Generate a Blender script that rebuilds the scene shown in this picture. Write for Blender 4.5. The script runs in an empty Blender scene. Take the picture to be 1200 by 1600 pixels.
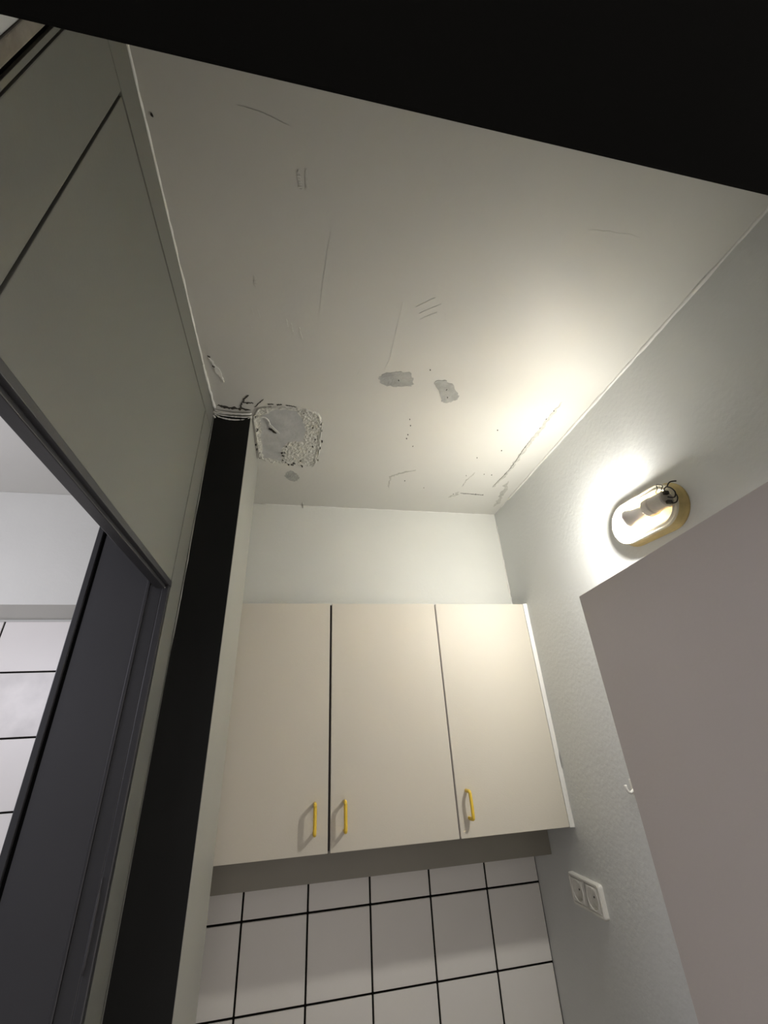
import bpy, bmesh, math, random
from mathutils import Matrix, Vector, noise

scene = bpy.context.scene
C = scene.collection

# ------------------------------------------------------------------ camera
RIGHT = Vector((0.980702, -0.188701, -0.051142))
DOWN = Vector((0.045073, 0.472758, -0.880039))
FWD = Vector((0.190242, 0.860751, 0.472140))
CAM_Z = 1.68
cd = bpy.data.cameras.new('camera')
cam = bpy.data.objects.new('camera', cd)
C.objects.link(cam)
m = Matrix.Identity(4)
for i in range(3):
    m[i][0] = RIGHT[i]
    m[i][1] = -DOWN[i]
    m[i][2] = -FWD[i]
m[2][3] = CAM_Z
cam.matrix_world = m
cd.sensor_fit = 'VERTICAL'
cd.sensor_height = 36.0
cd.lens = 649.165 / 1600 * 36.0
cd.clip_start = 0.01
scene.camera = cam

# ------------------------------------------------------------------ world, lights, exposure
w = bpy.data.worlds.new('hall_light')
scene.world = w
w.use_nodes = True
bg = w.node_tree.nodes['Background']
bg.inputs[0].default_value = (1.0, 0.93, 0.9, 1)
bg.inputs[1].default_value = 0.29
vs = scene.view_settings
vs.view_transform = 'Standard'
vs.look = 'None'
vs.gamma = 1.0
vs.use_curve_mapping = False
vs.exposure = 1.92
BULB_STRENGTH = 185.0
ROOM_POWER = 6.6

# ceiling lamp light of the tiled room next door
ld = bpy.data.lights.new('next_room_light', 'POINT')
ld.energy = ROOM_POWER
ld.color = (0.885, 0.87, 1.0)
ld.shadow_soft_size = 0.20
lo = bpy.data.objects.new('next_room_light', ld)
lo.location = (-1.35, 0.60, 1.95)
C.objects.link(lo)

# ------------------------------------------------------------------ materials
def mat(name, col, rough=0.5, var=0.04, vscale=6.0, bump=0.0, bscale=60.0, spec=0.5, metal=0.0,
        emit=None, col2=None, bdist=0.004):
    M = bpy.data.materials.new(name)
    M.use_nodes = True
    nt = M.node_tree
    b = nt.nodes['Principled BSDF']
    tc = nt.nodes.new('ShaderNodeTexCoord')
    n = nt.nodes.new('ShaderNodeTexNoise')
    n.inputs['Scale'].default_value = vscale
    n.inputs['Detail'].default_value = 5
    nt.links.new(tc.outputs['Object'], n.inputs['Vector'])
    r = nt.nodes.new('ShaderNodeValToRGB')
    c2 = col2 or tuple(c * (1 - var * 2) for c in col)
    r.color_ramp.elements[0].position = 0.35
    r.color_ramp.elements[1].position = 0.65
    r.color_ramp.elements[0].color = (*c2, 1)
    r.color_ramp.elements[1].color = (*col, 1)
    nt.links.new(n.outputs['Fac'], r.inputs['Fac'])
    nt.links.new(r.outputs['Color'], b.inputs['Base Color'])
    b.inputs['Roughness'].default_value = rough
    b.inputs['Metallic'].default_value = metal
    b.inputs['Specular IOR Level'].default_value = spec
    if bump:
        n2 = nt.nodes.new('ShaderNodeTexNoise')
        n2.inputs['Scale'].default_value = bscale
        n2.inputs['Detail'].default_value = 6
        nt.links.new(tc.outputs['Object'], n2.inputs['Vector'])
        bp = nt.nodes.new('ShaderNodeBump')
        bp.inputs['Strength'].default_value = bump
        bp.inputs['Distance'].default_value = bdist
        nt.links.new(n2.outputs['Fac'], bp.inputs['Height'])
        nt.links.new(bp.outputs['Normal'], b.inputs['Normal'])
    if emit:
        b.inputs['Emission Color'].default_value = (*emit[0], 1)
        b.inputs['Emission Strength'].default_value = emit[1]
    return M

CEIL = mat('ceiling_paint', (0.60, 0.59, 0.54), 0.5, 0.02, 3.0, 0.09, 70, 0.4)
WALLW = mat('wall_paint', (0.755, 0.765, 0.75), 0.5, 0.02, 4.0, 0.22, 80, 0.4)
SOFF = mat('soffit_paint', (0.66, 0.66, 0.61), 0.5, 0.02, 4.0, 0.15, 80, 0.4)
GREYP = mat('column_grey_paint', (0.36, 0.36, 0.32), 0.45, 0.02, 4.0, 0.1, 100)
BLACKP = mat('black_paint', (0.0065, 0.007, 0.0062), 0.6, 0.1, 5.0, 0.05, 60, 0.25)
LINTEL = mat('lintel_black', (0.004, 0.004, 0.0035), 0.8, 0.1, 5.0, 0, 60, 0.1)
PANEL = mat('panel_grey', (0.182, 0.182, 0.162), 0.5, 0.02, 3.0, 0.04, 200, 0.4)
DARKM = mat('dark_frame_enamel', (0.040, 0.040, 0.043), 0.38, 0.05, 5.0, 0.04, 120, 0.5)
DARKR = mat('dark_reveal_paint', (0.050, 0.050, 0.054), 0.45, 0.08, 2.5, 0.03, 120, 0.5)
SEAM = mat('seam_black', (0.004, 0.004, 0.004), 0.9, 0.0, 5.0, 0, 60, 0.1)
CABD = mat('cabinet_laminate', (0.645, 0.60, 0.51), 0.5, 0.015, 2.0, 0.06, 250, 0.35)
CABE = mat('cabinet_edge', (0.74, 0.70, 0.66), 0.4, 0.02, 8.0)
CABB = mat('cabinet_body', (0.05, 0.04, 0.032), 0.6, 0.02, 8.0)
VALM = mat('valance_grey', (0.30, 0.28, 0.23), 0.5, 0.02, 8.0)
WHITEC = mat('white_filler', (0.82, 0.81, 0.77), 0.4, 0.03, 20.0, 0.1, 80)
CAULK = mat('white_caulk', (0.80, 0.79, 0.74), 0.45, 0.06, 30.0, 0.15, 200)
YEL = mat('yellow_plastic', (0.85, 0.58, 0.06), 0.3, 0.02, 10.0)
TILE = mat('tile_glaze', (0.88, 0.85, 0.80), 0.38, 0.02, 3.0, 0.02, 12, 0.5)
TILE2 = mat('tile_glaze_marked', (0.88, 0.85, 0.80), 0.38, 0.10, 9.0, 0.02, 12, 0.5)
GROUT = mat('black_grout', (0.008, 0.007, 0.006), 0.9, 0.1, 30.0, 0.2, 200, 0.1)
DOORP = mat('door_paint', (0.485, 0.440, 0.405), 0.5, 0.02, 2.0, 0.05, 150, 0.35)
SOCK = mat('socket_plastic', (0.88, 0.86, 0.80), 0.3, 0.02, 10.0)
SOCKD = mat('socket_hole', (0.03, 0.028, 0.025), 0.6, 0.02, 10.0)
LAMPB = mat('aged_lamp_plastic', (0.76, 0.60, 0.27), 0.45, 0.10, 22.0, 0.2, 150, 0.4)
LAMPR = mat('lamp_rim_plastic', (0.80, 0.75, 0.60), 0.4, 0.05, 20.0)
HOLD = mat('lamp_holder_porcelain', (0.62, 0.58, 0.52), 0.4, 0.03, 20.0)
NECK = mat('bulb_neck_plastic', (0.60, 0.56, 0.52), 0.4, 0.02, 20.0)
GLOW = mat('bulb_glow', (0.9, 0.9, 0.85), 0.4, 0.0, 5.0, emit=((1.0, 0.975, 0.915), BULB_STRENGTH))
WIRE = mat('dark_wire', (0.03, 0.022, 0.016), 0.5, 0.1, 30.0)
PLAST = mat('bare_plaster', (0.42, 0.42, 0.39), 0.85, 0.10, 40.0, 0.6, 160, 0.2)
PATCHM = mat('patch_plaster', (0.475, 0.475, 0.46), 0.7, 0.07, 25.0, 0.25, 90, 0.3)
ROUGHP = mat('rough_plaster', (0.62, 0.61, 0.55), 0.8, 0.10, 45.0, 0.8, 120, 0.2)
CRACK = mat('crack_dark', (0.07, 0.065, 0.055), 0.9, 0.2, 60.0, 0, 60, 0.1)  # dark tone of the ceiling cracks and pits
STAIN = mat('ceiling_scuff', (0.52, 0.51, 0.455), 0.7, 0.12, 60.0, 0.4, 150, 0.2)
SCUFFW = mat('worn_grey_paint', (0.30, 0.27, 0.23), 0.6, 0.15, 30.0, 0.4, 120)
FLOORM = mat('floor_vinyl', (0.62, 0.59, 0.54), 0.5, 0.08, 8.0, 0.1, 40)

# ------------------------------------------------------------------ helpers
def link(name, me, material, parent=None, kind=None):
    o = bpy.data.objects.new(name, me)
    if material is not None and not me.materials:
        me.materials.append(material)
    C.objects.link(o)
    if parent is not None:
        o.parent = parent
        o.matrix_parent_inverse = parent.matrix_world.inverted()
    if kind:
        o['kind'] = kind
    return o

def finish(bm, name, smooth=False):
    bmesh.ops.recalc_face_normals(bm, faces=bm.faces)
    me = bpy.data.meshes.new(name)
    bm.to_mesh(me)
    bm.free()
    if smooth:
        for p in me.polygons:
            p.use_smooth = True
    return me

def bm_box(bm, x0, x1, y0, y1, z0, z1):
    v = [bm.verts.new(p) for p in ((x0, y0, z0), (x1, y0, z0), (x1, y1, z0), (x0, y1, z0),
                                   (x0, y0, z1), (x1, y0, z1), (x1, y1, z1), (x0, y1, z1))]
    for f in ((0, 3, 2, 1), (4, 5, 6, 7), (0, 1, 5, 4), (1, 2, 6, 5), (2, 3, 7, 6), (3, 0, 4, 7)):
        bm.faces.new([v[i] for i in f])

def box(name, x0, x1, y0, y1, z0, z1, material, parent=None, bevel=0.0, kind=None, seg=2):
    bm = bmesh.new()
    bm_box(bm, x0, x1, y0, y1, z0, z1)
    if bevel:
        bmesh.ops.bevel(bm, geom=bm.edges[:], offset=bevel, segments=seg, affect='EDGES', profile=0.6)
    return link(name, finish(bm, name), material, parent, kind)

def boxes(name, lst, material, parent=None, kind=None):
    bm = bmesh.new()
    for b in lst:
        bm_box(bm, *b)
    return link(name, finish(bm, name), material, parent, kind)

def tube(name, pts, rad, material, parent=None, seg=8, jitter=0.0, seed=1, sub=1, flat=None):
    """tube through points; rad a number or a list; jitter varies the radius"""
    rnd = random.Random(seed)
    P = [Vector(p) for p in pts]
    if sub > 1:                                   # catmull-rom refine
        Q = []
        for i in range(len(P) - 1):
            p0 = P[max(i - 1, 0)]; p1 = P[i]; p2 = P[i + 1]; p3 = P[min(i + 2, len(P) - 1)]
            for k in range(sub):
                t = k / sub
                Q.append(0.5 * ((2 * p1) + (-p0 + p2) * t + (2 * p0 - 5 * p1 + 4 * p2 - p3) * t * t
                                + (-p0 + 3 * p1 - 3 * p2 + p3) * t ** 3))
        Q.append(P[-1])
        P = Q
    bm = bmesh.new()
    rings = []
    up = Vector((0.13, 0.21, 0.97))
    for i, p in enumerate(P):
        d = (P[min(i + 1, len(P) - 1)] - P[max(i - 1, 0)]).normalized()
        a = d.cross(up)
        if a.length < 0.05:
            a = d.cross(Vector((1, 0, 0)))
        a.normalize()
        b = d.cross(a)
        r = (rad[min(i * len(rad) // len(P), len(rad) - 1)] if isinstance(rad, (list, tuple)) else rad)
        r *= 1 + jitter * rnd.uniform(-1, 1)
        ring = []
        for k in range(seg):
            t = 2 * math.pi * k / seg
            ring.append(bm.verts.new(p + a * math.cos(t) * r + b * math.sin(t) * r))
        rings.append(ring)
    for i in range(len(rings) - 1):
        for k in range(seg):
            bm.faces.new((rings[i][k], rings[i][(k + 1) % seg], rings[i + 1][(k + 1) % seg], rings[i + 1][k]))
    bm.faces.new(rings[0]); bm.faces.new(rings[-1][::-1])
    return link(name, finish(bm, name, True), material, parent)

def lathe_y(bm, cx, cz, prof, seg=32):
    """profile of (y, radius) turned about the y axis through cx, cz"""
    rings = []
    for y, r in prof:
        if r < 1e-6:
            rings.append([bm.verts.new((cx, y, cz))])
        else:
            rings.append([bm.verts.new((cx + r * math.cos(2 * math.pi * k / seg), y, cz + r * math.sin(2 * math.pi * k / seg)))
                          for k in range(seg)])
    for a, b in zip(rings, rings[1:]):
        for k in range(seg):
            k2 = (k + 1) % seg
            if len(a) == 1 and len(b) == 1:
                continue
            if len(a) == 1:
                bm.faces.new((a[0], b[k], b[k2]))
            elif len(b) == 1:
                bm.faces.new((a[k], b[0], a[k2]))
            else:
                bm.faces.new((a[k], b[k], b[k2], a[k2]))
    return rings

def empty(name, loc, label=None, cat=None, group=None, kind=None):
    o = bpy.data.objects.new(name, None)
    o.empty_display_size = 0.05
    o.location = loc
    C.objects.link(o)
    tag(o, label, cat, group, kind)
    bpy.context.view_layer.update()
    return o

def tag(o, label=None, cat=None, group=None, kind=None):
    if label: o['label'] = label
    if cat: o['category'] = cat
    if group: o['group'] = group
    if kind: o['kind'] = kind
    return o

# ------------------------------------------------------------------ dimensions (metres)
XR = 0.872            # right wall
XL = -0.274           # left side of the niche
XP = -0.434           # far side of the partition
ZC = 2.555            # ceiling
YS = 1.573            # face of the boxed soffit
YT = 1.768            # face of the tiles
YC = 1.463            # face of the cabinet doors
Y_COL = 1.020         # front of the column
Y_DW = 0.081          # inner face of the doorway wall

# ------------------------------------------------------------------ structure
ceiling = box('ceiling', -2.3, 1.2, -0.75, 2.0, ZC, ZC + 0.1, CEIL, kind='structure')
tag(ceiling, 'off-white painted ceiling with cracks and a rough plaster repair', 'ceiling')
floor = box('floor', -2.3, 1.2, -0.75, 2.0, -0.1, 0.0, FLOORM, kind='structure')
tag(floor, 'plain pale floor of the niche and next room', 'floor')
wall_right = box('wall_right', XR, XR + 0.12, 0.0, 1.9, 0, ZC, WALLW, kind='structure')
tag(wall_right, 'white painted wall carrying the lamp and the socket', 'wall')
wall_back = box('wall_back', -2.3, XR, YT + 0.008, YT + 0.13, 0, ZC, SOFF, kind='structure')
tag(wall_back, 'back wall covered with white square tiles and black grout', 'wall')
soffit = box('wall_upper', -2.3, XR, YS, YT + 0.008, 2.126, ZC, SOFF, kind='structure', bevel=0.002)
tag(soffit, 'white boxed-out wall face between cabinet tops and ceiling', 'wall')
# partition to the next room, behind the column
part = box('wall_left', XP + 0.010, XL - 0.002, 0.9265, YT + 0.008, 0, ZC, GREYP, kind='structure')
tag(part, 'grey partition wall between niche and tiled room', 'wall')
wl = box('wall_near', XP, XL, Y_DW, 0.176, 0, ZC, WALLW, kind='structure')
tag(wl, 'narrow bright wall strip in the upper left corner', 'wall')
# doorway wall round the camera
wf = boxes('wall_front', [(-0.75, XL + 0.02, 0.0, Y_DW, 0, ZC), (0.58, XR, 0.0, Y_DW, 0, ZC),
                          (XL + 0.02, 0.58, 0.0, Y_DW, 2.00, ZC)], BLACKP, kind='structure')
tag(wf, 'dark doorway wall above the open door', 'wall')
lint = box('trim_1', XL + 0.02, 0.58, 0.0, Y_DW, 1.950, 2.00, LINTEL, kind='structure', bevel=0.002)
tag(lint, 'black door lintel crossing the top of the picture', 'lintel')
# shell of the next room
boxes('wall_far', [(-2.3, -2.2, -0.75, 1.77, 0, ZC), (-2.2, XP, -0.75, -0.65, 0, ZC)], WALLW, kind='structure')
tag(bpy.data.objects['wall_far'], 'pale walls of the next room out of view', 'wall')
boxes('wall_side', [(XP, -0.75 + 0.55, -0.65, 0.0, 0, ZC)], WALLW, kind='structure')
tag(bpy.data.objects['wall_side'], 'hall wall left of the doorway', 'wall')

# caulk along the joints
def bead(name, a, b, r, parent, n=40, wob=0.0015, seed=3, jitter=0.3, material=CAULK):
    rnd = random.Random(seed)
    A, B = Vector(a), Vector(b)
    pts = []
    for i in range(n + 1):
        p = A.lerp(B, i / n)
        p += Vector((rnd.uniform(-wob, wob), rnd.uniform(-wob, wob), rnd.uniform(-wob, wob)))
        pts.append(p)
    return tube(name, pts, r, material, parent, seg=6, jitter=jitter, seed=seed)
bead('caulk_bead', (XR, Y_DW, ZC), (XR, 1.43, ZC), 0.0062, ceiling, 60, 0.0008, 4)
bead('caulk_bead', (XR, 1.46, ZC), (XR, 1.50, ZC), 0.003, ceiling, 6, 0.0008, 5)
bead('caulk_bead', (XL, 0.176, ZC), (XL, 0.84, ZC), 0.0028, ceiling, 40, 0.0006, 6)
bead('caulk_bead', (XL, 0.84, ZC - 0.001), (XL + 0.004, 1.0, ZC - 0.004), 0.0045, ceiling, 14, 0.001, 7)
bead('caulk_bead', (XR - 0.001, YS, 2.50), (XR - 0.001, YS, 2.12), 0.0028, soffit, 40, 0.0010, 8, 0.6)
bead('caulk_bead', (-0.17, YS, ZC - 0.001), (XR, YS, ZC - 0.001), 0.0020, soffit, 50, 0.0008, 9, 0.4)

# ------------------------------------------------------------------ column beside the cabinet
XCR = -0.168
col = box('wall_column', XL - 0.001, XCR, Y_COL + 0.002, 1.292, 0, ZC, GREYP, kind='structure', bevel=0.0015)
tag(col, 'narrow wall stub with black front and grey side', 'column')
# black front face with an uneven painted edge on the left
rnd = random.Random(11)
bm = bmesh.new()
lv = []
N = 60
for i in range(N + 1):
    z = 2.543 * (1 - i / N)
    e = XL + 0.003 + 0.0018 * noise.noise(Vector((0, 3.1, z * 9))) + 0.0012 * noise.noise(Vector((5, 3.1, z * 31)))
    if z < 1.9:
        e = XL + 0.0015
    x1 = XCR - 0.0012
    lv.append([bm.verts.new((e, Y_COL, z)), bm.verts.new((x1, Y_COL, z)),
               bm.verts.new((x1, Y_COL + 0.002, z)), bm.verts.new((e, Y_COL + 0.002, z))])
for a, b in zip(lv, lv[1:]):
    for k in range(4):
        bm.faces.new((a[k], a[(k + 1) % 4], b[(k + 1) % 4], b[k]))
bm.faces.new(lv[0]); bm.faces.new(lv[-1][::-1])
link('front_face', finish(bm, 'front_face'), BLACKP, col)
# loose caulk strands at the head of the column
for k, (r, z0, sag, yo, mt) in enumerate(((0.0020, 2.5480, 0.006, 0.006, CAULK), (0.0016, 2.5440, 0.010, 0.004, CAULK),
                                          (0.0022, 2.5420, 0.015, 0.001, CAULK), (0.0015, 2.5500, 0.003, 0.012, CAULK))):
    pts = []
    for i in range(9):
        t = i / 8
        x = XL + 0.002 + (XCR - XL) * t
        z = z0 - sag * (4 * t * (1 - t)) ** 0.6 + (0.004 * t if k < 3 else 0)
        pts.append((x, Y_COL - yo - 0.003 * math.sin(3 * t + k), z))
    tube('caulk_strand', pts, r, mt, col, seg=6, jitter=0.35, seed=20 + k, sub=3)
pts = [(XL + 0.002, Y_COL - 0.001, 2.545 - 0.031 * i) for i in range(22)]
pts = [(x + 0.002 * noise.noise(Vector((1.7, 2.2, z * 7))), y, z) for x, y, z in pts]
tube('caulk_strand', pts, 0.0010, GREYP, col, seg=6, jitter=0.6, seed=31)
for z, r in ((2.548, 0.006), (2.535, 0.004)):
    tube('caulk_blob', [(XL - 0.004, Y_COL - 0.006, z), (XL + 0.003, Y_COL - 0.004, z - 0.002), (XL + 0.006, Y_COL - 0.002, z - 0.006)], r * 0.6, CAULK, col, seg=6, jitter=0.3, seed=5, sub=2)

# ------------------------------------------------------------------ door set on the left
ds = empty('door_1', (XL, 0.6, 0.0), 'dark framed doorway with grey transom panel above it', 'doorway', kind='structure')
box('transom_panel', XL - 0.030, XL - 0.001, 0.2935, 0.9345, 1.9965, 2.483, PANEL, ds, 0.0012)
box('seam_backing', XL - 0.034, XL - 0.008, 0.20, 0.945, 1.990, 2.495, SEAM, ds)
box('frame_head', XL - 0.030, XL, 0.178, 1.018, 2.4855, ZC - 0.001, PANEL, ds, 0.001)
box('frame_stile', XL - 0.020, XL, 0.9365, 1.018, 0, 2.484, PANEL, ds, 0.0012)
box('frame_stile', XL - 0.030, XL, 0.2030, 0.2885, 0, 2.484, PANEL, ds, 0.0012)
box('frame_gap', XL - 0.030, XL - 0.005, 0.1765, 0.2030, 0, 2.484, SEAM, ds)
box('frame_batten', XL - 0.005, XL - 0.001, 0.1965, 0.2015, 0, 2.484, PANEL, ds, 0.0005)
box('frame_cover', XL - 0.005, XL + 0.002, 0.1765, 0.1895, 0, 2.484, SCUFFW, ds, 0.0012)
# dark metal head bar with its lower lip
box('head_bar', XL - 0.016, XL + 0.002, 0.2885, 0.9340, 1.9830, 1.9955, DARKM, ds, 0.0012)
box('head_lip', XL - 0.024, XL - 0.006, 0.2885, 0.9180, 1.9760, 1.9900, DARKM, ds, 0.0012)
# dark metal jamb: lip, rebate, deep reveal and far lip
box('jamb_lip', XL - 0.012, XL + 0.0015, 0.9190, 0.9330, 0, 1.9825, DARKM, ds, 0.0018)
box('jamb_rebate', XL - 0.036, XL - 0.012, 0.9195, 0.9260, 0, 1.9825, DARKM, ds, 0.001)
box('jamb_rebate', XL - 0.042, XL - 0.036, 0.9172, 0.9260, 0, ZC, DARKM, ds, 0.0012)
box('reveal', -0.418, XL - 0.042, 0.9180, 0.9260, 0, ZC, DARKR, ds)
box('jamb_groove', -0.425, -0.418, 0.9215, 0.9260, 0, ZC, SEAM, ds)
box('far_lip', XP - 0.002, -0.425, 0.9150, 0.9300, 0, ZC, DARKM, ds, 0.0012)
# worn strip of sealant on the jamb
tube('sealant_strip', [(XL - 0.010, 0.9180, z) for z in (1.505, 1.48, 1.45, 1.42, 1.395)], [0.0008, 0.0022, 0.0026, 0.0022, 0.0008], DARKR, ds, seg=6, sub=2)
tube('sealant_chip', [(XL + 0.000, 0.925, 1.978), (XL - 0.004, 0.921, 1.977), (XL - 0.009, 0.919, 1.979)], 0.0016, CAULK, ds, seg=6, sub=2)

# ------------------------------------------------------------------ tiles
GAP = 0.0058
def tile(x0, x1, z0, z1, material=TILE):
    return box('tile', x0 + GAP / 2, x1 - GAP / 2, YT, YT + 0.0085, z0 + GAP / 2, z1 - GAP / 2, material, wall_back, 0.0012, seg=1)
box('grout_bed', XL, XR, YT + 0.004, YT + 0.0085, 0.38, 1.41, GROUT, wall_back)
box('grout_bed', -2.2, XP, YT + 0.004, YT + 0.0085, 0.50, 2.118, GROUT, wall_back)
xs = [XL, -0.1295 - 0.2013 + 0.2013, 0.0700, 0.2700, 0.4735, 0.6755, XR]
zs = [1.403, 1.1985, 0.9960, 0.7935, 0.591, 0.388]
for a, b in zip(zs[1:], zs):
    for c, d in zip(xs, xs[1:]):
        tile(c, d, a, b)
xs2 = [-2.2, -2.072, -1.870, -1.668, -1.465, -1.263, -1.057, -0.838, -0.636, XP]
zs2 = [2.120, 1.940, 1.733, 1.528, 1.324, 1.120, 0.916, 0.712, 0.508]
for a, b in zip(zs2[1:], zs2):
    for c, d in zip(xs2, xs2[1:]):
        tile(c, d, a, b, TILE2 if (abs(b - 1.940) < 0.01 and -1.1 < c < -0.8) else TILE)

# ------------------------------------------------------------------ wall cabinets
ZB, ZT = 1.399, 2.101
def handle(door, x, lean=0.0):
    y0, y1 = YC - 0.0005, YC - 0.030
    zt, zb = 1.516, 1.447
    r = 0.0050
    pts = [(x, y0, zt), (x, y0 - 0.008, zt), (x + lean * .2, y1 + 0.007, zt), (x + lean * .4, y1 + 0.002, zt - 0.002), (x + lean * .5, y1, zt - 0.008),
           (x + lean, y1, (zt + zb) / 2), (x + lean, y1, zb + 0.008), (x + lean, y1 + 0.002, zb + 0.002), (x + lean * .8, y1 + 0.007, zb), (x, y0 - 0.008, zb), (x, y0, zb)]
    return tube('handle', pts, r, YEL, door, seg=10, sub=4)
def cab_door(parent, x0, x1, hx, lean=0.0):
    d = box('door', x0, x1, YC, YC + 0.018, ZB, ZT, CABD, parent, 0.0012)
    e = box('edge_band', x0 - 0.0004, x0 + 0.0012, YC + 0.0012, YC + 0.018, ZB + 0.001, ZT - 0.001, CABE, d)
    e2 = box('edge_band', x1 - 0.0012, x1 + 0.0004, YC + 0.0012, YC + 0.018, ZB + 0.001, ZT - 0.001, CABE, d)
    h = handle(d, hx, lean)
    h['label'] = 'yellow bow handle'
    return d
cabA = empty('wall_cabinet', (0.11, YT - 0.15, ZB), 'wide beige wall cabinet with two doors and two yellow handles', 'cabinet', 'beige wall cabinets over the tiles')
box('body', XL + 0.002, 0.4955, YC + 0.020, YT - 0.0005, ZB + 0.002, ZT - 0.001, CABB, cabA)
cab_door(cabA, XL + 0.003, 0.1075, 0.070)
cab_door(cabA, 0.1155, 0.4935, 0.1555)
cabB = empty('wall_cabinet', (0.68, YT - 0.15, ZB), 'narrow beige wall cabinet with one door beside the white wall', 'cabinet', 'beige wall cabinets over the tiles')
box('body', 0.4965, XR - 0.016, YC + 0.020, YT - 0.0005, ZB + 0.002, ZT - 0.001, CABB, cabB)
cab_door(cabB, 0.4995, XR - 0.0175, 0.531, 0.002)
# tapered white filler between the last door and the wall
bm = bmesh.new()
tp = [(XR - 0.0165, YC + 0.016), (XR - 0.0165, YC - 0.001), (XR - 0.004, YC - 0.004), (XR - 0.0005, YC - 0.002), (XR - 0.0005, YC + 0.016)]
rr = []
for z in (ZB - 0.001, 1.55, 1.565, 1.575, 1.585, 1.6, 1.8, ZT + 0.001):
    s = 0.0025 if 1.56 < z < 1.59 else 0
    rr.append([bm.verts.new((x - (s if i == 3 else 0), y + (s * 2 if i == 3 else 0), z)) for i, (x, y) in enumerate(tp)])
for a, b in zip(rr, rr[1:]):
    for k in range(5):
        bm.faces.new((a[k], a[(k + 1) % 5], b[(k + 1) % 5], b[k]))
bm.faces.new(rr[0]); bm.faces.new(rr[-1][::-1])
f = link('filler_strip', finish(bm, 'filler_strip'), WHITEC, cabB)
f['label'] = 'white filler strip against the wall'
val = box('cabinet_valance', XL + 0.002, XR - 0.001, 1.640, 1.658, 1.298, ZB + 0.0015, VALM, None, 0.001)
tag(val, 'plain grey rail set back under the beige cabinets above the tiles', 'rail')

# ------------------------------------------------------------------ open entrance door on the right
DX0, DY0, DX1, DY1, DZ = 0.565, 0.095, 0.654, 0.861, 1.9469
ang = math.atan2(DY1 - DY0, DX1 - DX0)
door = empty('door_2', (DX0, DY0, 0.012), 'plain grey-brown door standing open against the right wall', 'door', kind='structure')
L = math.hypot(DX1 - DX0, DY1 - DY0)
door.rotation_euler = (0, 0, ang)
bpy.context.view_layer.update()
def local_box(name, x0, x1, y0, y1, z0, z1, material, parent, bevel):
    bm = bmesh.new()
    bm_box(bm, x0, x1, y0, y1, z0, z1)
    bmesh.ops.bevel(bm, geom=bm.edges[:], offset=bevel, segments=2, affect='EDGES', profile=0.6)
    o = link(name, finish(bm, name), material)
    o.parent = parent
    return o
# local x runs along the leaf to its free edge; the wall is on local -y
local_box('leaf', 0, L, -0.016, 0.0, 0, DZ - 0.012, DOORP, door, 0.0012)
local_box('leaf_core', 0.012, L - 0.012, -0.039, -0.0155, 0.002, DZ - 0.012 - 0.010, DOORP, door, 0.001)
local_box('edge_highlight', 0.02, L - 0.003, -0.0165, -0.012, DZ - 0.0122, DZ - 0.0112, WHITEC, door, 0.0003)  # white strip painted in as the highlight along the door's top edge

# small hook on the wall just behind the free edge of the door
hk = empty('wall_hook', (XR, 1.141, 1.53), 'small white hook on the right wall at the door edge', 'hook')
bm = bmesh.new()
lathe_pts = []
bm_box(bm, XR - 0.004, XR, 1.131, 1.151, 1.512, 1.546)
bmesh.ops.bevel(bm, geom=bm.edges[:], offset=0.0015, segments=2, affect='EDGES')
link('plate', finish(bm, 'plate'), SOCK, hk)
tube('prong', [(XR - 0.003, 1.141, 1.522), (XR - 0.014, 1.141, 1.517), (XR - 0.022, 1.141, 1.522), (XR - 0.024, 1.141, 1.534)], 0.0035, SOCK, hk, seg=8, sub=4)

# ------------------------------------------------------------------ wall lamp without its cover
LY, LZ, HL, HW = 0.788, 2.136, 0.052, 0.056     # capsule centre, half straight length, end radius
XF = 0.840
def capsule(r, hl, n=20):
    pts = []
    for k in range(n + 1):
        t = -math.pi / 2 + math.pi * k / n
        pts.append((hl + r * math.cos(t), r * math.sin(t)))
    for k in range(n + 1):
        t = math.pi / 2 + math.pi * k / n
        pts.append((-hl + r * math.cos(t), r * math.sin(t)))
    return pts
def shell(name, prof, material, parent):
    """prof: list of (x, radius offset); closed loop over capsule contours"""
    bm = bmesh.new()
    rings = []
    for x, dr in prof:
        rings.append([bm.verts.new((x, LY + a, LZ + b)) for a, b in capsule(HW + dr, HL)])
    n = len(rings[0])
    for a, b in zip(rings, rings[1:]):
        for k in range(n):
            bm.faces.new((a[k], a[(k + 1) % n], b[(k + 1) % n], b[k]))
    return bm, rings
lamp = empty('wall_lamp', (XR, LY, LZ), 'oval wall lamp without cover, bare lit bulb and loose wires', 'lamp')
bm, rings = shell('lamp_base', [(XR - 0.0005, 0.004), (XR - 0.004, 0.004), (XR - 0.010, 0.001), (XF + 0.006, -0.002), (XF + 0.006, -0.016), (XR - 0.006, -0.017)], LAMPB, lamp)
bm.faces.new(rings[-1])
bm.faces.new(rings[0][::-1])
link('lamp_base', finish(bm, 'lamp_base', False), LAMPB, lamp)
bm, rings = shell('rim', [(XF + 0.006, -0.001), (XF + 0.001, -0.0015), (XF, -0.004), (XF + 0.003, -0.0065), (XF + 0.0035, -0.009), (XF + 0.0005, -0.0105), (XF, -0.013), (XF + 0.002, -0.016), (XF + 0.008, -0.0165)], LAMPR, lamp)
link('rim', finish(bm, 'rim', True), LAMPR, lamp)
BX, BZ = 0.826, 2.136
bm = bmesh.new()
lathe_y(bm, BX, BZ, [(0.690, 0), (0.690, 0.017), (0.693, 0.0195), (0.728, 0.0205), (0.732, 0.0225), (0.748, 0.0225), (0.750, 0.021), (0.750, 0.0)])
h = link('lamp_holder', finish(bm, 'lamp_holder'), HOLD, lamp)
h['label'] = 'ribbed porcelain lamp holder'
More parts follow.
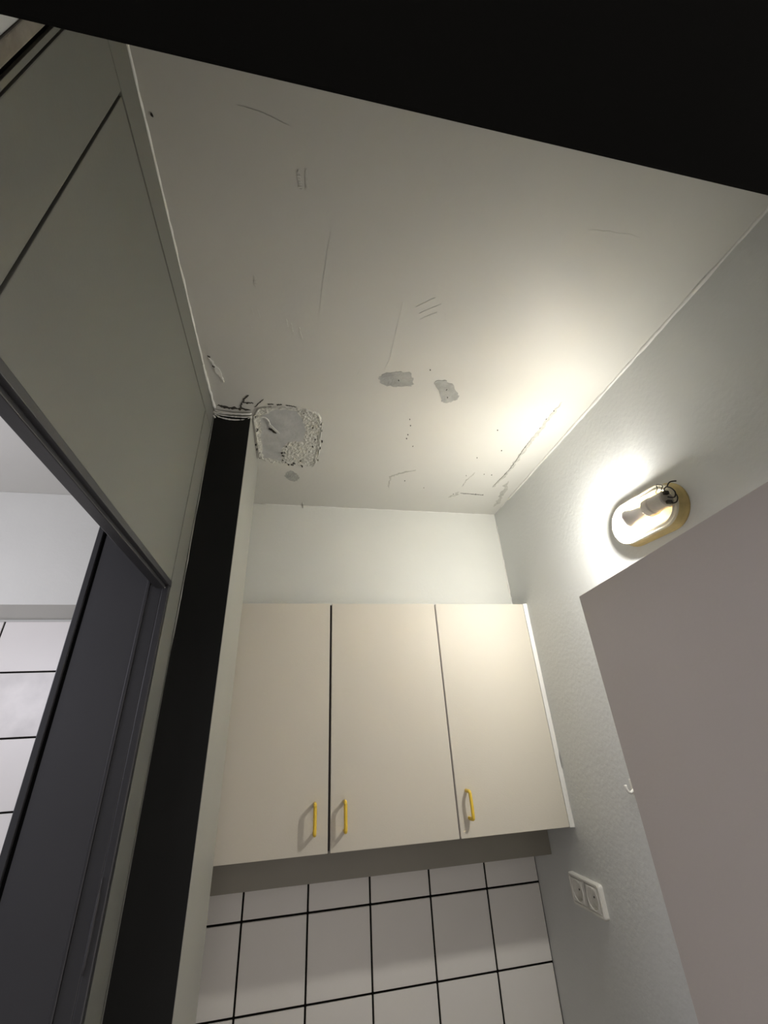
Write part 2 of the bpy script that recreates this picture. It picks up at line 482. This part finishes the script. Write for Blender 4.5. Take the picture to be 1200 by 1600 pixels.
box('holder_bracket', BX + 0.010, XR - 0.004, 0.712, 0.724, BZ - 0.012, BZ + 0.012, HOLD, lamp, 0.001)
box('terminal', BX - 0.008, BX + 0.004, 0.683, 0.6905, BZ - 0.016, BZ - 0.008, WIRE, h, 0.001)
box('terminal', BX - 0.008, BX + 0.004, 0.683, 0.6905, BZ + 0.008, BZ + 0.016, WIRE, h, 0.001)
bm = bmesh.new()
lathe_y(bm, BX, BZ, [(0.750, 0.0), (0.750, 0.0135), (0.760, 0.0135), (0.772, 0.0155), (0.790, 0.0175), (0.806, 0.0230), (0.816, 0.0265), (0.818, 0.0)])
bulb = link('bulb', finish(bm, 'bulb', True), NECK, lamp)
bulb['label'] = 'white bulb neck'
bm = bmesh.new()
gc, gr = 0.8215, 0.0285
prof = [(0.8175, 0.0)] + [(gc + gr * 0.85 * math.sin(t), gr * math.cos(t)) for t in [math.radians(a) for a in range(-4, 90, 8)]] + [(gc + gr * 0.85, 0.0)]
lathe_y(bm, BX, BZ, prof)
gl = link('bulb_dome', finish(bm, 'bulb_dome', True), GLOW, bulb)
gl['label'] = 'glowing bulb dome'
def loop(c, r, a0, a1, tilt, n=12):
    return [(c[0] + 0.004 * math.sin(3 * t), c[1] + r * math.cos(t), c[2] + r * math.sin(t) * tilt)
            for t in [math.radians(a0 + (a1 - a0) * k / n) for k in range(n + 1)]]
tube('wire', [(BX, 0.688, BZ + 0.012)] + loop((0.826, 0.702, 2.165), 0.009, -70, 240, 1.3) + [(BX + 0.02, 0.698, BZ + 0.012)], 0.0010, WIRE, lamp, seg=6, sub=2)
tube('wire', [(BX, 0.688, BZ + 0.012), (0.826, 0.690, 2.158), (0.828, 0.684, 2.162), (0.834, 0.678, 2.156), (0.838, 0.676, 2.144), (0.836, 0.681, 2.134), (BX, 0.688, BZ + 0.002)], 0.0015, WIRE, lamp, seg=6, sub=4)
tube('wire', [(BX, 0.688, BZ - 0.012), (0.829, 0.684, 2.120), (0.836, 0.679, 2.122), (0.842, 0.678, 2.134), (0.846, 0.684, 2.150)], 0.0014, WIRE, lamp, seg=6, sub=4)
tube('wire', [(0.8385, 0.690, 2.168), (0.8375, 0.684, 2.172), (0.840, 0.678, 2.174), (0.850, 0.674, 2.174)], 0.0016, WIRE, lamp, seg=6, sub=3)
lamp.rotation_euler = (math.radians(3.5), 0, 0)
box('screw', XR - 0.008, XR - 0.0055, 0.712, 0.716, 2.106, 2.110, WIRE, lamp, 0.0005)

# ------------------------------------------------------------------ double socket on the right wall
so = empty('power_socket', (XR, 1.463, 1.238), 'white double wall socket under the beige cabinet', 'socket')
SY0, SY1, SZ0, SZ1 = 1.388, 1.540, 1.200, 1.277
def frame_ring(name, x0, x1, inset, depth_in, r, material, parent):
    bm = bmesh.new()
    def rr(i, rad, x):
        pts = []
        for cy, cz, a0 in ((SY1 - i - rad, SZ1 - i - rad, 0), (SY0 + i + rad, SZ1 - i - rad, 90), (SY0 + i + rad, SZ0 + i + rad, 180), (SY1 - i - rad, SZ0 + i + rad, 270)):
            for k in range(6):
                t = math.radians(a0 + 18 * k)
                pts.append(bm.verts.new((x, cy + rad * math.cos(t), cz + rad * math.sin(t))))
        return pts
    R = [rr(0, r, XR), rr(0, r, x1 + 0.003), rr(0.003, r, x1), rr(inset - 0.001, r * 0.7, x1), rr(inset, r * 0.7, x1 + 0.002), rr(inset, r * 0.7, XR)]
    n = len(R[0])
    for a, b in zip(R, R[1:]):
        for k in range(n):
            bm.faces.new((a[k], a[(k + 1) % n], b[(k + 1) % n], b[k]))
    return link(name, finish(bm, name), material, parent)
frame_ring('frame', XR, XR - 0.014, 0.009, 0, 0.008, SOCK, so)
for k, cy in enumerate((1.428, 1.500)):
    bm = bmesh.new()
    cz = 1.2385
    # square insert with a round recessed well
    seg = 32
    hw = 0.0300
    outer, mid, inn, bot, lip = [], [], [], [], []
    for s in range(seg):
        t = 2 * math.pi * s / seg
        c, d = math.cos(t), math.sin(t)
        q = 1 / max(abs(c), abs(d))
        outer.append((XR - 0.006, cy + hw * c * q * 1.0, cz + hw * d * q))
        mid.append((XR - 0.0135, cy + (hw - 0.002) * c * q, cz + (hw - 0.002) * d * q))
        lip.append((XR - 0.0150, cy + 0.0260 * c, cz + 0.0260 * d))
        inn.append((XR - 0.0145, cy + 0.0244 * c, cz + 0.0244 * d))
        bot.append((XR - 0.002, cy + 0.0236 * c, cz + 0.0236 * d))
    R = [[bm.verts.new(p) for p in l] for l in (outer, mid, lip, inn, bot)]
    for a, b in zip(R, R[1:]):
        for s in range(seg):
            bm.faces.new((a[s], a[(s + 1) % seg], b[(s + 1) % seg], b[s]))
    bm.faces.new(R[-1])
    ins = link('socket_insert', finish(bm, 'socket_insert'), SOCK, so)
    for dy in (-0.0095, 0.0095):
        tube('pin_hole', [(XR - 0.0030, cy + dy, cz), (XR - 0.0019, cy + dy, cz)], 0.0024, SOCKD, ins, seg=10)

# ------------------------------------------------------------------ damage and repairs on the ceiling
def ribbon(name, pts, wid, material, depth=0.0008, seed=1, sub=6, ragged=0.5, parent=ceiling):
    """flat ragged strip lying just under the ceiling"""
    rnd = random.Random(seed)
    P = [Vector((x, y, 0)) for x, y in pts]
    Q = []
    for a, b in zip(P, P[1:]):
        for k in range(sub):
            Q.append(a.lerp(b, k / sub))
    Q.append(P[-1])
    bm = bmesh.new()
    rows = []
    for i, p in enumerate(Q):
        d = (Q[min(i + 1, len(Q) - 1)] - Q[max(i - 1, 0)]).normalized()
        nrm = Vector((-d.y, d.x, 0))
        t = i / (len(Q) - 1)
        env = min(1, 6 * t + 0.15, 6 * (1 - t) + 0.15)
        wl_, wr_ = [wid * env * (1 + ragged * rnd.uniform(-1, 1)) / 2 for _ in range(2)]
        c = p + nrm * wid * ragged * rnd.uniform(-0.6, 0.6)
        a, b = c + nrm * wl_, c - nrm * wr_
        dz = depth * (0.6 + 0.8 * rnd.random())
        rows.append([bm.verts.new((a.x, a.y, ZC + 0.0005)), bm.verts.new((a.x, a.y, ZC - dz)),
                     bm.verts.new((b.x, b.y, ZC - dz)), bm.verts.new((b.x, b.y, ZC + 0.0005))])
    for a, b in zip(rows, rows[1:]):
        for k in range(3):
            bm.faces.new((a[k], a[k + 1], b[k + 1], b[k]))
    bm.faces.new(rows[0]); bm.faces.new(rows[-1][::-1])
    return link(name, finish(bm, name), material, parent)

def blot(name, pts, material, depth=0.0008, seed=1, ragged=0.002, sub=8, parent=ceiling, relief=0.0):
    """ragged flat patch: outline, inner ring, centre"""
    rnd = random.Random(seed)
    P = [Vector((x, y, 0)) for x, y in pts]
    Q = []
    n = len(P)
    for i in range(n):
        p0, p1, p2, p3 = P[i - 1], P[i], P[(i + 1) % n], P[(i + 2) % n]
        for k in range(sub):
            t = k / sub
            Q.append(0.5 * ((2 * p1) + (-p0 + p2) * t + (2 * p0 - 5 * p1 + 4 * p2 - p3) * t * t + (-p0 + 3 * p1 - 3 * p2 + p3) * t ** 3)
                     + Vector((rnd.uniform(-1, 1), rnd.uniform(-1, 1), 0)) * ragged)
    cen = sum(Q, Vector()) / len(Q)
    bm = bmesh.new()
    top = [bm.verts.new((p.x, p.y, ZC + 0.0005)) for p in Q]
    rings = [top]
    for s in (1.0, 0.9, 0.75, 0.55, 0.3):
        rings.append([])
        for p in Q:
            q = cen + (p - cen) * s
            h = depth + relief * (noise.noise(Vector((q.x * 60, q.y * 60, seed))) + 0.6 * noise.noise(Vector((q.x * 140, q.y * 140, seed))))
            rings[-1].append(bm.verts.new((q.x, q.y, ZC - max(h, 0.0003))))
    n = len(top)
    for a, b in zip(rings, rings[1:]):
        for k in range(n):
            bm.faces.new((a[k], a[(k + 1) % n], b[(k + 1) % n], b[k]))
    c = bm.verts.new((cen.x, cen.y, ZC - depth))
    for k in range(n):
        bm.faces.new((rings[-1][k], rings[-1][(k + 1) % n], c))
    return link(name, finish(bm, name, False), material, parent)

patch = [(-0.164, 1.026), (-0.162, 1.102), (-0.16, 1.187), (-0.156, 1.245), (-0.129, 1.265), (-0.084, 1.264), (-0.051, 1.264), (-0.006, 1.271), (0.031, 1.271), (0.041, 1.191), (0.045, 1.109), (0.044, 1.028), (0.036, 0.988), (0.007, 0.975), (-0.025, 0.971), (-0.068, 0.971), (-0.105, 0.973), (-0.148, 0.984)]
smooth = [(-0.145, 1.024), (-0.148, 1.15), (-0.149, 1.237), (-0.084, 1.252), (-0.078, 1.177), (-0.057, 1.139), (-0.006, 1.132), (-0.003, 1.05), (-0.021, 1.007), (-0.035, 0.980), (-0.096, 0.982)]
def signed(p, poly):
    """distance to the outline, positive inside"""
    ins, best = False, 9.0
    n = len(poly)
    for i in range(n):
        (x0, y0), (x1, y1) = poly[i], poly[(i + 1) % n]
        if (y0 > p[1]) != (y1 > p[1]) and p[0] < (x1 - x0) * (p[1] - y0) / (y1 - y0) + x0:
            ins = not ins
        dx, dy = x1 - x0, y1 - y0
        t = max(0, min(1, ((p[0] - x0) * dx + (p[1] - y0) * dy) / (dx * dx + dy * dy)))
        best = min(best, math.hypot(p[0] - x0 - t * dx, p[1] - y0 - t * dy))
    return best if ins else -best
def relief_mesh():
    """ceiling repair as two relief meshes: rough rim and smooth filler"""
    st = 0.0026
    x0, y0, nx, ny = -0.176, 0.958, 90, 128
    H, Z = {}, {}
    for i in range(nx + 1):
        for j in range(ny + 1):
            p = (x0 + i * st, y0 + j * st)
            wob = 0.004 * noise.noise(Vector((p[0] * 70, p[1] * 70, 1.3)))
            d = signed(p, patch) + wob
            e = signed(p, smooth) + wob * 1.2
            c = 0.5 + 0.5 * noise.noise(Vector((p[0] * 110, p[1] * 110, 4)))
            f = noise.noise(Vector((p[0] * 260, p[1] * 260, 9)))
            rough = 0.0016 + 0.0050 * c * c + 0.0016 * f + 0.0022 * math.exp(-((d - 0.004) / 0.004) ** 2)
            flat = 0.0022 + 0.0007 * noise.noise(Vector((p[0] * 22, p[1] * 60, 2)))
            k = max(0, min(1, (e + 0.003) / 0.006))
            h = rough * (1 - k) + flat * k
            h *= max(0, min(1, d / 0.003))
            H[i, j] = h if d > 0 else -0.001
            Z[i, j] = (d > -0.002, e > 0.001)
    out = []
    for which in (0, 1):
        bm = bmesh.new()
        V = {}
        def v(i, j):
            if (i, j) not in V:
                V[i, j] = bm.verts.new((x0 + i * st, y0 + j * st, ZC - H[i, j]))
            return V[i, j]
        for i in range(nx):
            for j in range(ny):
                c4 = [(i, j), (i + 1, j), (i + 1, j + 1), (i, j + 1)]
                if not any(Z[c][0] for c in c4):
                    continue
                if all(Z[c][1] for c in c4) == bool(which):
                    bm.faces.new([v(*c) for c in reversed(c4)])
        me = bpy.data.meshes.new('relief')
        bm.to_mesh(me)
        bm.free()
        out.append(me)
    return out
rm, sm = relief_mesh()
pp = link('plaster_patch', rm, ROUGHP, ceiling)
pp['label'] = 'rough repaired plaster patch beside the column'
sp = link('smooth_filler', sm, PATCHM, ceiling)
for p in sm.polygons:
    p.use_smooth = True
rnd = random.Random(77)
rims = [[(-0.037, 0.981), (-0.002, 0.999), (0.019, 1.047), (0.019, 1.129), (0.0, 1.211), (-0.04, 1.255)],
        [(-0.162, 1.02), (-0.16, 1.118), (-0.156, 1.245)], [(-0.14, 1.262), (-0.05, 1.262), (0.03, 1.268)],
        [(0.031, 1.268), (0.041, 1.191), (0.045, 1.109), (0.044, 1.028)], [(-0.07, 1.16), (-0.075, 1.21), (-0.078, 1.25)]]
for q, rim in enumerate(rims):
    pts = [(x + rnd.uniform(-.002, .002), y, ZC - 0.004) for x, y in rim]
    if q in (1, 3):
        tube('plaster_ridge', pts, 0.0022, ROUGHP, ceiling, seg=6, jitter=0.7, seed=40 + q, sub=10)
for q in range(34):                                   # pits and crumbs in the rough part
    rim = rims[q % 5]
    i = rnd.randrange(len(rim) - 1)
    t = rnd.random()
    x = rim[i][0] * (1 - t) + rim[i + 1][0] * t + rnd.uniform(-.008, .008)
    y = rim[i][1] * (1 - t) + rim[i + 1][1] * t + rnd.uniform(-.010, .010)
    a = rnd.uniform(0, 6.28)
    l = rnd.uniform(0.003, 0.008)
    ribbon('pit', [(x, y), (x + l * math.cos(a), y + l * math.sin(a))], rnd.uniform(0.0018, 0.0040), CRACK, 0.0065, 100 + q, 3, 0.4)
# flakes of paint hanging from the patch and near the left wall
def flake(pts, wid, drop, seed):
    rnd = random.Random(seed)
    bm = bmesh.new()
    rows = []
    n = len(pts)
    for i, (x, y) in enumerate(pts):
        t = i / (n - 1)
        wv = wid * (0.5 + 0.7 * math.sin(math.pi * min(1, t * 1.1)))
        dz = 0.003 + drop * t
        rows.append([bm.verts.new((x - wv / 2, y, ZC - dz)), bm.verts.new((x + wv / 2, y - 0.003, ZC - dz - wv * 0.35)),
                     bm.verts.new((x + wv / 2, y - 0.003, ZC - dz - wv * 0.35 + 0.0015)), bm.verts.new((x - wv / 2, y, ZC - dz + 0.0015))])
    for a, b in zip(rows, rows[1:]):
        for k in range(4):
            bm.faces.new((a[k], a[(k + 1) % 4], b[(k + 1) % 4], b[k]))
    bm.faces.new(rows[0]); bm.faces.new(rows[-1][::-1])
    return link('paint_flake', finish(bm, 'paint_flake'), CAULK, ceiling)
flake([(-0.118, 1.050), (-0.111, 1.060), (-0.100, 1.071), (-0.088, 1.086)], 0.012, 0.010, 1)
tube('paint_flake', [(-0.140, 1.020, ZC - .006), (-0.125, 1.022, ZC - .007), (-0.116, 1.036, ZC - .008), (-0.115, 1.052, ZC - .006)], 0.0018, CAULK, ceiling, seg=6, jitter=.3, sub=4)
ribbon('crack', [(-0.120, 1.075), (-0.108, 1.082), (-0.096, 1.092)], 0.006, CRACK, 0.0072, 9, 3, 0.3)
ribbon('paint_flake', [(-0.256, 0.814), (-0.248, 0.834), (-0.244, 0.859), (-0.235, 0.876), (-0.23, 0.896)], 0.005, CAULK, 0.0026, 12, 5, 0.5)
blot('paint_flake', [(-0.246, 0.846), (-0.238, 0.845), (-0.231, 0.868), (-0.236, 0.874)], CAULK, 0.003, 4, 0.001, 3)
ribbon('crack', [(-0.258, 0.808), (-0.252, 0.815)], 0.004, CRACK, 0.001, 14, 3)
ribbon('crack', [(-0.250, 0.838), (-0.246, 0.845), (-0.240, 0.846)], 0.003, CRACK, 0.003, 15, 3)
for q, (pts, wd) in enumerate((([(-0.262, 0.992), (-0.234, 0.997), (-0.204, 0.998), (-0.168, 1.000)], 0.0070), ([(-0.19, 0.971), (-0.178, 0.948), (-0.169, 0.937)], 0.0034),
                               ([(-0.190, 0.969), (-0.172, 0.970), (-0.158, 0.968)], 0.0036), ([(-0.118, 0.967), (-0.100, 0.966)], 0.0026), ([(-0.092, 0.966), (-0.076, 0.965)], 0.0034),
                               ([(-0.066, 0.965), (-0.050, 0.966), (-0.034, 0.969)], 0.0024),
                               ([(-0.196, 0.994), (-0.19, 0.971)], 0.0030), ([(-0.156, 0.985), (-0.14, 0.964), (-0.128, 0.949)], 0.0018),
                               ([(-0.015, 0.978), (0.0, 0.990), (0.008, 1.0)], 0.003))):
    ribbon('crack', pts, wd, CRACK, 0.0015, 50 + q, 7, 0.7)
# bare spots where the paint came off
for q, pts in enumerate(([(0.19, 0.825), (0.2, 0.805), (0.234, 0.793), (0.27, 0.792), (0.288, 0.821), (0.282, 0.839), (0.246, 0.846), (0.212, 0.846)],
                         [(0.348, 0.817), (0.367, 0.805), (0.395, 0.811), (0.426, 0.842), (0.439, 0.866), (0.424, 0.882), (0.398, 0.888), (0.375, 0.854)],
                         [(-0.074, 1.334), (-0.051, 1.31), (-0.032, 1.329), (-0.02, 1.363), (-0.044, 1.383), (-0.068, 1.368)])):
    blot('bare_spot', pts, PLAST, 0.0007, 60 + q, 0.0035, 6, relief=0.0003)
ribbon('crack', [(0.256, 0.818), (0.286, 0.812)], 0.0016, STAIN, 0.0012, 71, 6)
for q, (x, y) in enumerate([(0.316, 0.978), (0.326, 1.007), (0.328, 1.053), (0.329, 1.073), (0.323, 0.773), (0.622, 0.992), (0.685, 1.098), (0.613, 1.15), (0.716, 1.253), (0.684, 1.252), (0.616, 1.269), (0.742, 1.403), (0.709, 1.401), (0.474, 1.375), (0.613, 1.411), (0.361, 1.112), (0.384, 1.332), (0.762, 0.879), (0.758, 0.919), (0.761, 0.964), (0.245, 0.822), (0.392, 0.838), (0.404, 0.868), (-0.262, 0.335)]):
    ribbon('pit', [(x, y - 0.003), (x + 0.0015, y + 0.003)], 0.0030, CRACK, 0.0012, 200 + q, 3, 0.4)
# scuffed joint along the right-hand wall, trowel lines and scrapes
ribbon('scuff', [(0.766, 0.838), (0.768, 0.944), (0.768, 1.073), (0.773, 1.215), (0.762, 1.339)], 0.012, STAIN, 0.0006, 81, 14, 0.5)
ribbon('crack', [(0.762, 1.02), (0.762, 1.073), (0.768, 1.15), (0.770, 1.215), (0.758, 1.339)], 0.0014, CRACK, 0.0012, 82, 14, 0.8)
ribbon('scuff', [(0.800, 1.29), (0.830, 1.40), (0.835, 1.50)], 0.016, STAIN, 0.0005, 83, 10, 0.7)
ribbon('crack', [(0.64, 1.400), (0.70, 1.403), (0.742, 1.405)], 0.0020, CRACK, 0.0010, 84, 10, 0.9)
ribbon('scuff', [(0.63, 1.348), (0.63, 1.30), (0.645, 1.245)], 0.004, STAIN, 0.0008, 85, 8, 0.7)
ribbon('scuff', [(0.334, 1.40), (0.323, 1.31), (0.35, 1.285), (0.411, 1.257)], 0.006, STAIN, 0.0008, 86, 8, 0.8)
ribbon('scuff', [(0.60, 1.44), (0.625, 1.42), (0.63, 1.39)], 0.010, STAIN, 0.0006, 87, 8, 0.7)
for q, (pts, wd, dp) in enumerate((([(0.03, 0.436), (0.02, 0.566), (0.014, 0.699), (0.014, 0.919)], 0.0030, 0.0007), ([(0.203, 0.584), (0.207, 0.75), (0.199, 0.796)], 0.003, 0.0008),
                                   ([(-0.035, 0.369), (-0.033, 0.387), (-0.030, 0.402)], 0.005, 0.0018), ([(-0.022, 0.366), (-0.019, 0.400)], 0.004, 0.0018),
                                   ([(-0.124, 0.575), (-0.124, 0.601)], 0.005, 0.0020), ([(-0.049, 0.681), (-0.045, 0.712)], 0.003, 0.0014),
                                   ([(-0.030, 0.690), (-0.022, 0.726)], 0.004, 0.0018), ([(-0.060, 0.672), (-0.056, 0.70)], 0.003, 0.0012), ([(-0.125, 0.655), (-0.120, 0.68)], 0.003, 0.0013), ([(-0.137, 0.655), (-0.134, 0.675)], 0.003, 0.0012),
                                   ([(0.236, 0.595), (0.274, 0.565)], 0.003, 0.0012), ([(0.248, 0.61), (0.293, 0.578)], 0.003, 0.0012), ([(0.255, 0.625), (0.290, 0.60)], 0.003, 0.0010), ([(0.31, 0.60), (0.318, 0.622)], 0.0025, 0.0010),
                                   ([(0.135, 0.795), (0.128, 0.822), (0.133, 0.85)], 0.003, 0.0010), ([(-0.145, 0.70), (-0.142, 0.712)], 0.005, 0.0015), ([(-0.120, 0.80), (-0.118, 0.812)], 0.004, 0.0016), ([(0.539, 0.375), (0.656, 0.371)], 0.006, 0.0006))):
    ribbon('trowel_mark', pts, wd, CEIL, dp * 0.55, 300 + q, 8, 0.35)
ribbon('crack', [(-0.13, 0.30), (-0.09, 0.303), (-0.05, 0.312)], 0.0008, STAIN, 0.0006, 95, 8, 0.8)
# nick in the plaster at the soffit
tube('plaster_nick', [(-0.004, 1.545, ZC - 0.001), (-0.003, 1.568, ZC - 0.002), (-0.003, YS - 0.001, ZC - 0.012)], 0.0022, STAIN, ceiling, seg=6, jitter=0.4, sub=3)
